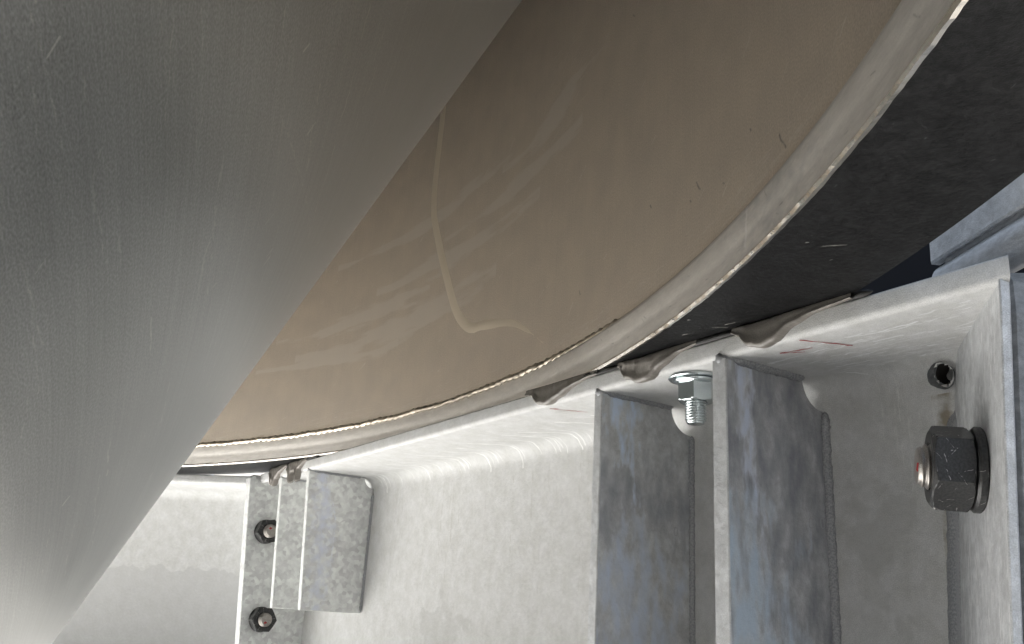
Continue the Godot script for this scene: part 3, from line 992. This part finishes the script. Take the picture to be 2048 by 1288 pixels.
func build_beam() -> void:
	var beam := thing("steel_girder", "galvanised steel I-beam under the silo ring with welded stiffener plates", "beam", Vector3.ZERO)
	var xs := []
	var x := -1.106
	while x < -0.04:
		xs.append(x)
		x += 0.012
	x = -0.04
	while x < -0.0115:
		xs.append(x)
		x += 0.0013
	while x < 0.004:
		xs.append(x)
		x += 0.0013
	part("rolled_section", section_mesh(xs, 0.0, 0.87, true), over(M.web, beam_marks()), beam, "pale zinc web and flange of the beam")
	# ragged drain hole: collar, and a bore with the shade of its depth in the colour
	var st := begin()
	var axis := Vector3(0, 0.35, -1).normalized()
	var bx := Vector3.RIGHT
	var by := axis.cross(bx)
	var P := []
	var U := []
	var nz := noise_of(6, 0.8, FastNoiseLite.TYPE_SIMPLEX_SMOOTH, 2)
	for i in 9:
		var row := []
		var ur := []
		for j in 25:
			var a := TAU * (j % 24) / 24.0
			var depth: float = [0.0035, 0.0022, 0.0005, -0.001, -0.003, -0.006, -0.01, -0.024, -0.024][i]
			var r: float = [0.0090, 0.0087, 0.0081, 0.0074, 0.0068, 0.0064, 0.006, 0.006, 0.0001][i] * (1.0 + 0.16 * nz.get_noise_3d(cos(a), sin(a), i * 0.3))
			row.append(HOLE + (bx * cos(a) + by * sin(a)) * r - axis * (depth - 0.0015))
			ur.append(Vector2(a * 0.01, depth))
		P.append(row)
		U.append(ur)
	grid(st, P.slice(0, 5), U.slice(0, 5), U, (HOLE - P[4][12]))
	var dh0 := part("drain_hole", finish(st), M.dark_zinc, beam, "ragged drain hole beside the end plate")
	st = begin()
	grid(st, P.slice(4, 9), U.slice(4, 9), U, (HOLE - P[4][12]))
	part("bore", finish(st), M.bore_shade, dh0, "bore with the shade of its depth painted dark")
	# stiffeners
	var s1 := part("stiffener_plate", cross_plate(-0.2545, -0.2445, stiffener_outline(0.0985, BEAM_BOTTOM + 0.001, 0.021)), over(M.zinc, plate_marks(1)), beam, "stiffener with blue-white bloom beside the plated bolt")
	var s2 := part("stiffener_plate", cross_plate(-0.1200, -0.1065, stiffener_outline(0.1005, BEAM_BOTTOM + 0.001, 0.021)), over(M.zinc, plate_marks(2)), beam, "thicker dark stiffener between plated bolt and end plate")
	var g0 := stiffener_outline(0.0995, -0.1855, 0.014)
	g0[1] = Vector2(0.088, -0.1855)
	var s3 := part("gusset_plate", cross_plate(-0.9015, -0.8915, g0), over(M.spangle, plate_marks(0)), beam, "short spangled gusset with a pale run")
	var s4 := part("gusset_plate", cross_plate(-1.0150, -1.0050, g0), M.spangle, beam, "short spangled gusset beside the bolted end plate")
	# welds of the stiffeners
	for d in [[s1, -0.2545, -0.2445, 0.0032, BEAM_BOTTOM], [s2, -0.1200, -0.1065, 0.0042, BEAM_BOTTOM], [s3, -0.9015, -0.8915, 0.0028, -0.184], [s4, -1.0150, -1.0050, 0.0028, -0.184]]:
		var r: float = d[3]
		for side in [0, 1]:
			var xx: float = d[1] - 0.0004 if side == 0 else d[2] + 0.0004
			st = begin()
			bead(st, [Vector3(xx, -0.0215, 0.0004), Vector3(xx, d[4] * 0.5, 0.0002), Vector3(xx, d[4], 0.0003)], r, 0.5, 0.005, 10, true, 0.0)
			part("web_weld", finish(st), M.weld, d[0])
			st = begin()
			bead(st, [Vector3(xx, 0.0, 0.021), Vector3(xx, -0.0002, 0.06), Vector3(xx, -0.0002, 0.094)], r * 0.9, 0.5, 0.005, 10, true, 0.0)
			part("flange_weld", finish(st), M.weld, d[0])
		st = begin()
		bead(st, [Vector3(d[1] - 0.001, 0.0002, 0.0935), Vector3((d[1] + d[2]) * 0.5, 0.0004, 0.097), Vector3(d[2] + 0.001, 0.0002, 0.0935)], r * 1.35, 0.5, 0.005, 10, true, 0.0)
		part("corner_weld", finish(st), M.weld, d[0])
	# stamped part numbers, uneven and half lost in the weld
	for d in [[s1, -0.2445, -0.1030, ["6", "3", "0"]], [s2, -0.1065, -0.1035, ["6", "3", "0", "0"]]]:
		var dz := 0.046
		for ch in d[3]:
			var tm := TextMesh.new()
			var f := SystemFont.new()
			f.font_names = PackedStringArray(["Droid Sans"])
			tm.font = f
			tm.text = ch
			tm.font_size = 16
			tm.pixel_size = 0.0072 / 11.5
			tm.depth = 0.00035
			tm.horizontal_alignment = HORIZONTAL_ALIGNMENT_LEFT
			var t := part("stamped_digit", tm, M.stamp, d[0])
			var tilt := rng.randf_range(-0.06, 0.06)
			t.transform = Transform3D(Basis(Vector3(0, tilt, -1).normalized(), Vector3(0, 1, tilt).normalized(), Vector3(1, 0, 0)), Vector3(d[1], d[2] + rng.randf_range(-0.0008, 0.0008), dz))
			dz -= rng.randf_range(0.0105, 0.0128)
	# bolted end plate at the far end
	var ep := part("end_plate", cross_plate(-1.126, -1.106, [Vector2(0.1165, 0.006), Vector2(0.111, 0.0118), Vector2(-0.1, 0.0118), Vector2(-0.1, -0.36), Vector2(0.088, -0.36)]), M.spangle, beam, "spangled end plate with two dark nuts")
	# skewed end plate at the near end, bolted to a mating plate
	st = begin()
	var dh := Vector3(0.6566, 0, 0.7547)
	var dv := Vector3(0.0797, 0.9968, 0.0)
	var dn := dh.cross(dv).normalized()        # towards the beam or away from it
	var o := Vector3(-0.0035, 0.0, 0.0)
	var out2 := [Vector2(-0.10, -0.33), Vector2(0.134, -0.33), Vector2(0.134, -0.012), Vector2(0.1325, 0.004), Vector2(0.126, 0.0125), Vector2(-0.10, 0.0125)]
	var back := 1.0 if dn.x > 0.0 else -1.0
	# local z runs away from the beam
	prism(st, out2, 0.005, 0.0008, Transform3D(Basis(dh, dv, dn * back), o), Rect2(-0.1, 0.0125, 0.234, -0.3425), true)
	var np := part("end_plate", finish(st), over(M.zinc, chalk_marks()), beam, "skewed end plate carrying the large dark nut")
	st = begin()
	var out3 := [Vector2(-0.10, -0.33), Vector2(0.135, -0.33), Vector2(0.1345, -0.016), Vector2(0.130, 0.002), Vector2(0.120, 0.0105), Vector2(-0.10, 0.0105)]
	prism(st, out3, 0.034, 0.002, Transform3D(Basis(dh, dv, dn * back), o + dn * back * 0.0052))
	part("mating_plate", finish(st), M.dark_zinc, beam, "plate behind the skewed end plate with shade put into its dark zinc")  # shade on its end face is put into the darker zinc
	st = begin()
	var inw := Vector3(0.0041, 0, -0.0091)
	bead(st, [o + dv * -0.026 + inw, o + dv * -0.15 + inw, o + dv * -0.32 + inw], 0.0145, 0.09, 0.009, 40, true, 0.0)
	part("web_weld", finish(st), M.weld, np)
	# red marker strokes under the flange
	for s in [[Vector3(-0.0479, 0, 0.0957), Vector3(-0.0325, 0, 0.0636)], [Vector3(-0.0325, 0, 0.0636), Vector3(-0.036, 0, 0.0665)], [Vector3(-0.0756, 0, 0.0818), Vector3(-0.0531, 0, 0.0768)], [Vector3(-0.0756, 0, 0.0818), Vector3(-0.0622, 0, 0.0731)], [Vector3(-0.3276, 0, 0.0911), Vector3(-0.3137, 0, 0.060)], [Vector3(-0.3276, 0, 0.0911), Vector3(-0.322, 0, 0.086)]]:
		st = begin()
		marker_line(st, s[0], s[1], 0.0008)
		part("marker_stroke", finish(st), M.marker, beam)

func marker_line(st: SurfaceTool, a: Vector3, b: Vector3, w: float) -> void:
	var t := (b - a).normalized()
	var n := t.cross(Vector3.UP) * w
	var P := []
	var U := []
	for i in 13:
		var p := a.lerp(b, i / 12.0) + Vector3.DOWN * 0.00025 + n * sin(i * 1.7) * 0.4
		var k := 0.5 + 0.5 * sin(i * 0.9 + 1.0) * 0.6 + 0.2
		P.append([p - n * k, p + n * k])
		U.append([Vector2.ZERO, Vector2.ZERO])
	grid(st, P, U, U, Vector3.DOWN)

func build_side_beam() -> void:
	var beam := thing("steel_girder", "galvanised steel I-beam turning the corner beyond the spangled end plate", "beam", Vector3(-1.185, 0, 0))
	var xs := []
	for i in 41:
		xs.append(-1.2 + i * 1.165 / 40.0)
	var m := part("rolled_section", section_mesh(xs, 0.0, 0.0, false), over(M.web, side_marks()), beam, "pale zinc web with a wavy tide line")
	beam.rotation.y = deg_to_rad(45.0)
	# the other sides of the octagon, behind and beside the camera
	var where := ["first past the skewed end plate", "second past the skewed end plate", "third past the skewed end plate", "opposite the stiffened beam", "next to the beam with the tide line"]
	for k in 5:
		var turn := -(k + 1) * PI / 4.0
		var o := thing("steel_girder", "galvanised steel I-beam under the silo ring, %s" % where[k], "beam", Vector3.ZERO, "outer sides of the beam octagon")
		var mid := Vector3(AX, 0, AZ) + Vector3(0, 0, -AZ).rotated(Vector3.UP, turn)
		var lo := -0.18 if k == 0 else -0.56
		var bx := []
		for i in 12:
			bx.append(lerpf(lo, 0.56, i / 11.0))
		part("rolled_section", section_mesh(bx, 0.0, 0.0, false), M.web, o)
		o.transform = Transform3D(Basis(Vector3.UP, turn), mid)

func side_marks() -> Image:
	var im := blank(2048, 704, Color(0.72, 0.72, 0.71))
	var nz := noise_of(66, 0.012, FastNoiseLite.TYPE_SIMPLEX_SMOOTH, 3)
	stain(im, Rect2(0.2, 0.4, 0.8, 0.6), Color(0.70, 0.70, 0.70, 0.55), 0.006, 0.12, func(u, v): return 1.0 if v > 0.565 + 0.035 * nz.get_noise_1d(u * 2048.0) else 0.0)
	return im

# bracket plate and pipe glimpsed above the flange through the gap beside the ring
func build_corner_bracket() -> void:
	var br := thing("corner_bracket", "galvanised bracket plate welded to a pipe above the beam corner", "bracket", Vector3(0.0131, 0.05, 0.0307))
	var d := Vector3(0.0694, 0.0, 0.0328).normalized()
	var n := Vector3(-d.z, 0, d.x)
	var st := begin()
	prism(st, [Vector2(-0.001, 0.0), Vector2(0.3, 0.0), Vector2(0.3, 0.13), Vector2(0.004, 0.13)], 0.008, 0.0012, Transform3D(Basis(d, Vector3.UP, d.cross(Vector3.UP)), Vector3.ZERO))
	part("bracket_plate", finish(st), M.zinc, br)
	st = begin()
	bead(st, [d * 0.004, d * 0.08 + Vector3(0, 0.001, 0), d * 0.28], 0.0052, 0.22, 0.009, 10)
	part("weld_bead", finish(st), M.weld, br, "porous pale weld bead")
	st = begin()
	var P := []
	var U := []
	for i in 13:
		var row := []
		var ur := []
		for j in 33:
			var a := TAU * (j % 32) / 32.0
			row.append(d * (i * 0.025) - n * 0.004 + Vector3(0, -0.0125, 0) + (Vector3.UP * cos(a) + n * sin(a)) * 0.0125)
			ur.append(Vector2(i * 0.025, a * 0.026))
		P.append(row)
		U.append(ur)
	grid(st, P, U, U, P[6][16] - (d * 0.15 - n * 0.004 + Vector3(0, -0.0125, 0)))
	part("pipe", finish(st), M.zinc, br)
	var pl := thing("shade_backdrop", "added dark blue-grey backdrop for the shade in the gap above the beam flange", "plate", Vector3(-0.2, T + 0.0006, -0.05))  # added dark sheet standing in for shade seen through the gap
	st = begin()
	prism(st, [Vector2(0, 0), Vector2(0.6, 0), Vector2(0.6, 0.2), Vector2(0, 0.2)], 0.008, 0.001, Transform3D(Basis(), Vector3.ZERO))
	part("plate", finish(st), M.blue, pl)

# ------------------------------------------------------------------ bolts
func hex_shape(af: float, h: float) -> Callable:
	return func(r: float, a: float, y: float) -> float:
		if r < af * 0.45:
			return r
		var s := fposmod(a, PI / 3.0) - PI / 6.0
		var hex := af * 0.5 / cos(s)
		var edge := minf(y, h - y)
		return minf(hex, af * 0.478 + edge * 1.8)

func nut_mesh(af: float, h: float, bore: float, chamfer_both := true) -> ArrayMesh:
	var st := begin()
	var prof := [[bore * 0.5, 0.0]]
	for k in [0.0, 0.04, 0.08, 0.13, 0.5, 0.87, 0.92, 0.96, 1.0]:
		prof.append([af, h * k])
	prof.append([bore * 0.56, h])
	prof.append([bore * 0.5, h * 0.96])
	lathe(st, prof, 72, Transform3D(), hex_shape(af, h), false)
	return finish(st)

func thread_mesh(d: float, y0: float, y1: float, pitch: float) -> ArrayMesh:
	var st := begin()
	var prof := []
	var n := int((y1 - y0) / pitch * 8.0)
	for i in n + 1:
		prof.append([d * 0.5, lerpf(y0, y1, float(i) / n)])
	prof.append([d * 0.5 - pitch * 0.9, y1 + pitch * 0.45])
	prof.append([d * 0.5 - pitch * 1.3, y1 + pitch * 0.55])
	prof.append([0.0001, y1 + pitch * 0.5])
	var depth := pitch * 0.55
	lathe(st, prof, 40, Transform3D(), func(r: float, a: float, y: float) -> float:
		if r < d * 0.5 - 1e-6:
			return r
		var ph := fposmod(y / pitch + a / TAU, 1.0)
		return r - depth * (1.0 - absf(ph * 2.0 - 1.0)) - maxf(0.0, y - (y1 - pitch)) * 0.5)
	return finish(st)

func washer_mesh(d: float, t: float, bore: float) -> ArrayMesh:
	var st := begin()
	var c := t * 0.25
	lathe(st, [[bore * 0.5, 0.0], [d * 0.5 - c, 0.0], [d * 0.5, c], [d * 0.5, t - c], [d * 0.5 - c, t], [bore * 0.5, t]], 56, Transform3D(), null, false)
	return finish(st)

func frame(axis: Vector3, twist: float) -> Basis:
	var y := axis.normalized()
	var r := Vector3.UP if absf(y.y) < 0.9 else Vector3.RIGHT
	var x := y.cross(r).normalized()
	var z := x.cross(y)
	return Basis(x, y, z) * Basis(Vector3.UP, twist)

func build_bolts() -> void:
	# plated flange nut under the top flange
	var b := thing("flange_bolt", "bright plated bolt with flanged hex nut hanging under the beam flange", "bolt", Vector3(-0.1600, 0.0, 0.077))
	b.basis = frame(Vector3.DOWN, 0.35)
	part("washer", washer_mesh(0.040, 0.0026, 0.017), M.plated, b)
	var st := begin()
	lathe(st, [[0.0085, 0.0026], [0.0155, 0.0026], [0.0163, 0.0032], [0.0158, 0.0042], [0.0125, 0.0062], [0.0085, 0.0064]], 56, Transform3D())
	var nut := part("nut", nut_mesh(0.024, 0.0165, 0.0158), M.plated, b)
	nut.position.y = 0.0030
	part("nut_flange", finish(st), M.plated, nut).position.y = -0.0030
	part("thread", thread_mesh(0.016, 0.001, 0.0345, 0.002), M.plated, b)
	# two dark nuts on the far end plate
	var nuts := [[Vector3(-1.106, -0.0735, 0.0800), "dark nut with red-marked bolt tip, half hidden by the gusset on the end plate", 0.2, 1.0], [Vector3(-1.106, -0.2035, 0.0690), "dark nut with rusty bolt tip low on the spangled end plate", 0.0, -0.6]]
	for d in nuts:
		var t := thing("end_plate_bolt", d[1], "bolt", d[0], "nuts on the spangled end plate")
		t.basis = frame(Vector3.RIGHT, d[2])
		part("washer", washer_mesh(0.037, 0.0035, 0.021), M.black, t)
		part("nut", nut_mesh(0.034, 0.0165, 0.0208), M.black, t).position.y = 0.0035
		part("thread", thread_mesh(0.0205, 0.004, 0.0265, 0.0025), M.worn, t)
		st = begin()
		prism(st, [Vector2(-0.003, -0.001), Vector2(0.001, -0.0028), Vector2(0.0025, -0.0005), Vector2(0.0, 0.0012), Vector2(-0.001, 0.0004)], 0.0006, 0.0001, Transform3D(Basis(Vector3.RIGHT, Vector3.BACK, Vector3.DOWN), Vector3(0.001, 0.0283, 0.005 * d[3])))
		part("paint_dab", finish(st), M.marker, t)
	# the large nut on the skewed end plate
	var axis := Vector3(-0.7547, 0.0602, 0.6566)
	var big := thing("end_plate_bolt", "large dark hex nut with random scuffs on the skewed end plate", "bolt", Vector3(0.0405, -0.0865, 0.0581))
	big.basis = frame(axis, PI / 6.0 + 0.05)
	part("washer", washer_mesh(0.047, 0.0055, 0.026), M.black, big)
	part("nut", nut_mesh(0.041, 0.0215, 0.0255), M.black, big).position.y = 0.0055
	part("thread", thread_mesh(0.0255, 0.006, 0.0315, 0.003), M.worn, big)
	st = begin()
	prism(st, [Vector2(-0.004, -0.001), Vector2(0.001, -0.003), Vector2(0.003, 0.0), Vector2(-0.002, 0.001)], 0.0006, 0.0001, Transform3D(Basis(Vector3.RIGHT, Vector3.BACK, Vector3.DOWN), Vector3(-0.004, 0.0336, -0.004)))
	part("paint_dab", finish(st), M.marker, big)

# ------------------------------------------------------------------ sealant
# a tongue squeezed out over the flange tip; lobe = [x, lowest y] samples
func tongue(lobe: Array, fat: float) -> ArrayMesh:
	var st := begin()
	var P := []
	var U := []
	var n := 48
	var nz := noise_of(int(absf(lobe[0].x) * 10000.0), 130.0, FastNoiseLite.TYPE_SIMPLEX_SMOOTH, 3)
	var x0: float = lobe[0].x
	var x1: float = lobe[lobe.size() - 1].x
	for i in n + 1:
		var x := lerpf(x0, x1, float(i) / n)
		var yb := T
		for k in lobe.size() - 1:
			if x >= lobe[k].x and x <= lobe[k + 1].x + 1e-7:
				var t: float = (x - lobe[k].x) / (lobe[k + 1].x - lobe[k].x)
				t = t * t * (3.0 - 2.0 * t) * 0.6 + t * 0.4
				yb = lerpf(lobe[k].y, lobe[k + 1].y, t)
		var top := RY + 0.0004
		var hgt := maxf(top - yb, 0.0015)
		var w := fat * clampf(hgt / 0.012, 0.25, 1.0)
		var row := []
		var ur := []
		# top back, bulge forward, hollow sheet, rolled lower lip, back to the flange
		var sec := [[-0.010, 0.0], [0.0005 * 1.0, 0.02], [w * 0.55, 0.14], [w * 0.6, 0.4], [w * 0.72, 0.66], [w * 1.05, 0.84], [w * 1.02, 0.95], [w * 0.7, 1.0], [w * 0.2, 0.98], [-0.002, 0.93]]
		for s in sec:
			var q := nz.get_noise_2d(x, s[1] * 0.012)
			row.append(Vector3(x, top - hgt * s[1] * (1.0 + 0.04 * q * (1.0 if s[1] > 0.5 else 0.0)), D + s[0] + (0.0008 * q if s[0] > 0.001 else 0.0)))
			ur.append(Vector2(x, hgt * s[1]))
		P.append(row)
		U.append(ur)
	grid(st, P, U, U, Vector3(0, 0, 1))
	return finish(st)

func build_sealant() -> void:
	var g := "sealant lobes squeezed out over the beam flange"
	var lobes := [
		[[Vector2(-0.352, 0.0135), Vector2(-0.338, 0.010), Vector2(-0.326, 0.001), Vector2(-0.315, -0.0012), Vector2(-0.300, 0.0025), Vector2(-0.275, 0.0105), Vector2(-0.262, 0.0135), Vector2(-0.248, 0.0145)], "grey sealant lobe nearest the bloomed stiffener on the beam flange"],
		[[Vector2(-0.222, 0.0150), Vector2(-0.2165, 0.012), Vector2(-0.207, 0.002), Vector2(-0.193, -0.0035), Vector2(-0.182, -0.003), Vector2(-0.168, 0.005), Vector2(-0.150, 0.0125), Vector2(-0.134, 0.0150)], "grey sealant lobe above the bright plated bolt"],
		[[Vector2(-0.100, 0.0145), Vector2(-0.092, 0.010), Vector2(-0.081, 0.0005), Vector2(-0.0715, -0.0025), Vector2(-0.062, 0.000), Vector2(-0.046, 0.008), Vector2(-0.030, 0.0125), Vector2(-0.004, 0.0150)], "long grey sealant lobe beside the red marker strokes"],
		[[Vector2(-1.056, 0.0150), Vector2(-1.046, 0.004), Vector2(-1.038, -0.010), Vector2(-1.033, -0.003), Vector2(-1.027, -0.013), Vector2(-1.020, -0.002), Vector2(-1.008, 0.006), Vector2(-0.985, 0.0150)], "grey sealant drip on the flange corner by the end plate"],
		[[Vector2(-0.975, 0.0150), Vector2(-0.966, 0.002), Vector2(-0.958, -0.014), Vector2(-0.952, 0.002), Vector2(-0.936, 0.002), Vector2(-0.930, -0.014), Vector2(-0.925, 0.004), Vector2(-0.905, 0.0150)], "two-pronged grey sealant drip above the short gussets"]]
	for l in lobes:
		var mid: Vector2 = l[0][3]
		var t := thing("sealant_lobe", l[1], "sealant", Vector3.ZERO, g)
		part("lobe", tongue(l[0], 0.0064), M.sealant, t)
	var s := thing("sealant_bead", "thin dark sealant line between base ring and beam flange", "sealant")
	var st := begin()
	var path := []
	var x := -0.27
	while x < 0.012:
		path.append(Vector3(x, 0.0163, D - 0.0015 + 0.0012 * sin(x * 90.0)))
		x += 0.008
	bead(st, path, 0.0024, 0.3, 0.009, 8)
	part("bead", finish(st), M.dark_gap, s)
	st = begin()
	path = []
	x = -1.07
	while x < -0.86:
		path.append(Vector3(x, 0.0163, D - 0.0015))
		x += 0.01
	bead(st, path, 0.0022, 0.3, 0.009, 8)
	part("bead", finish(st), M.dark_gap, s)
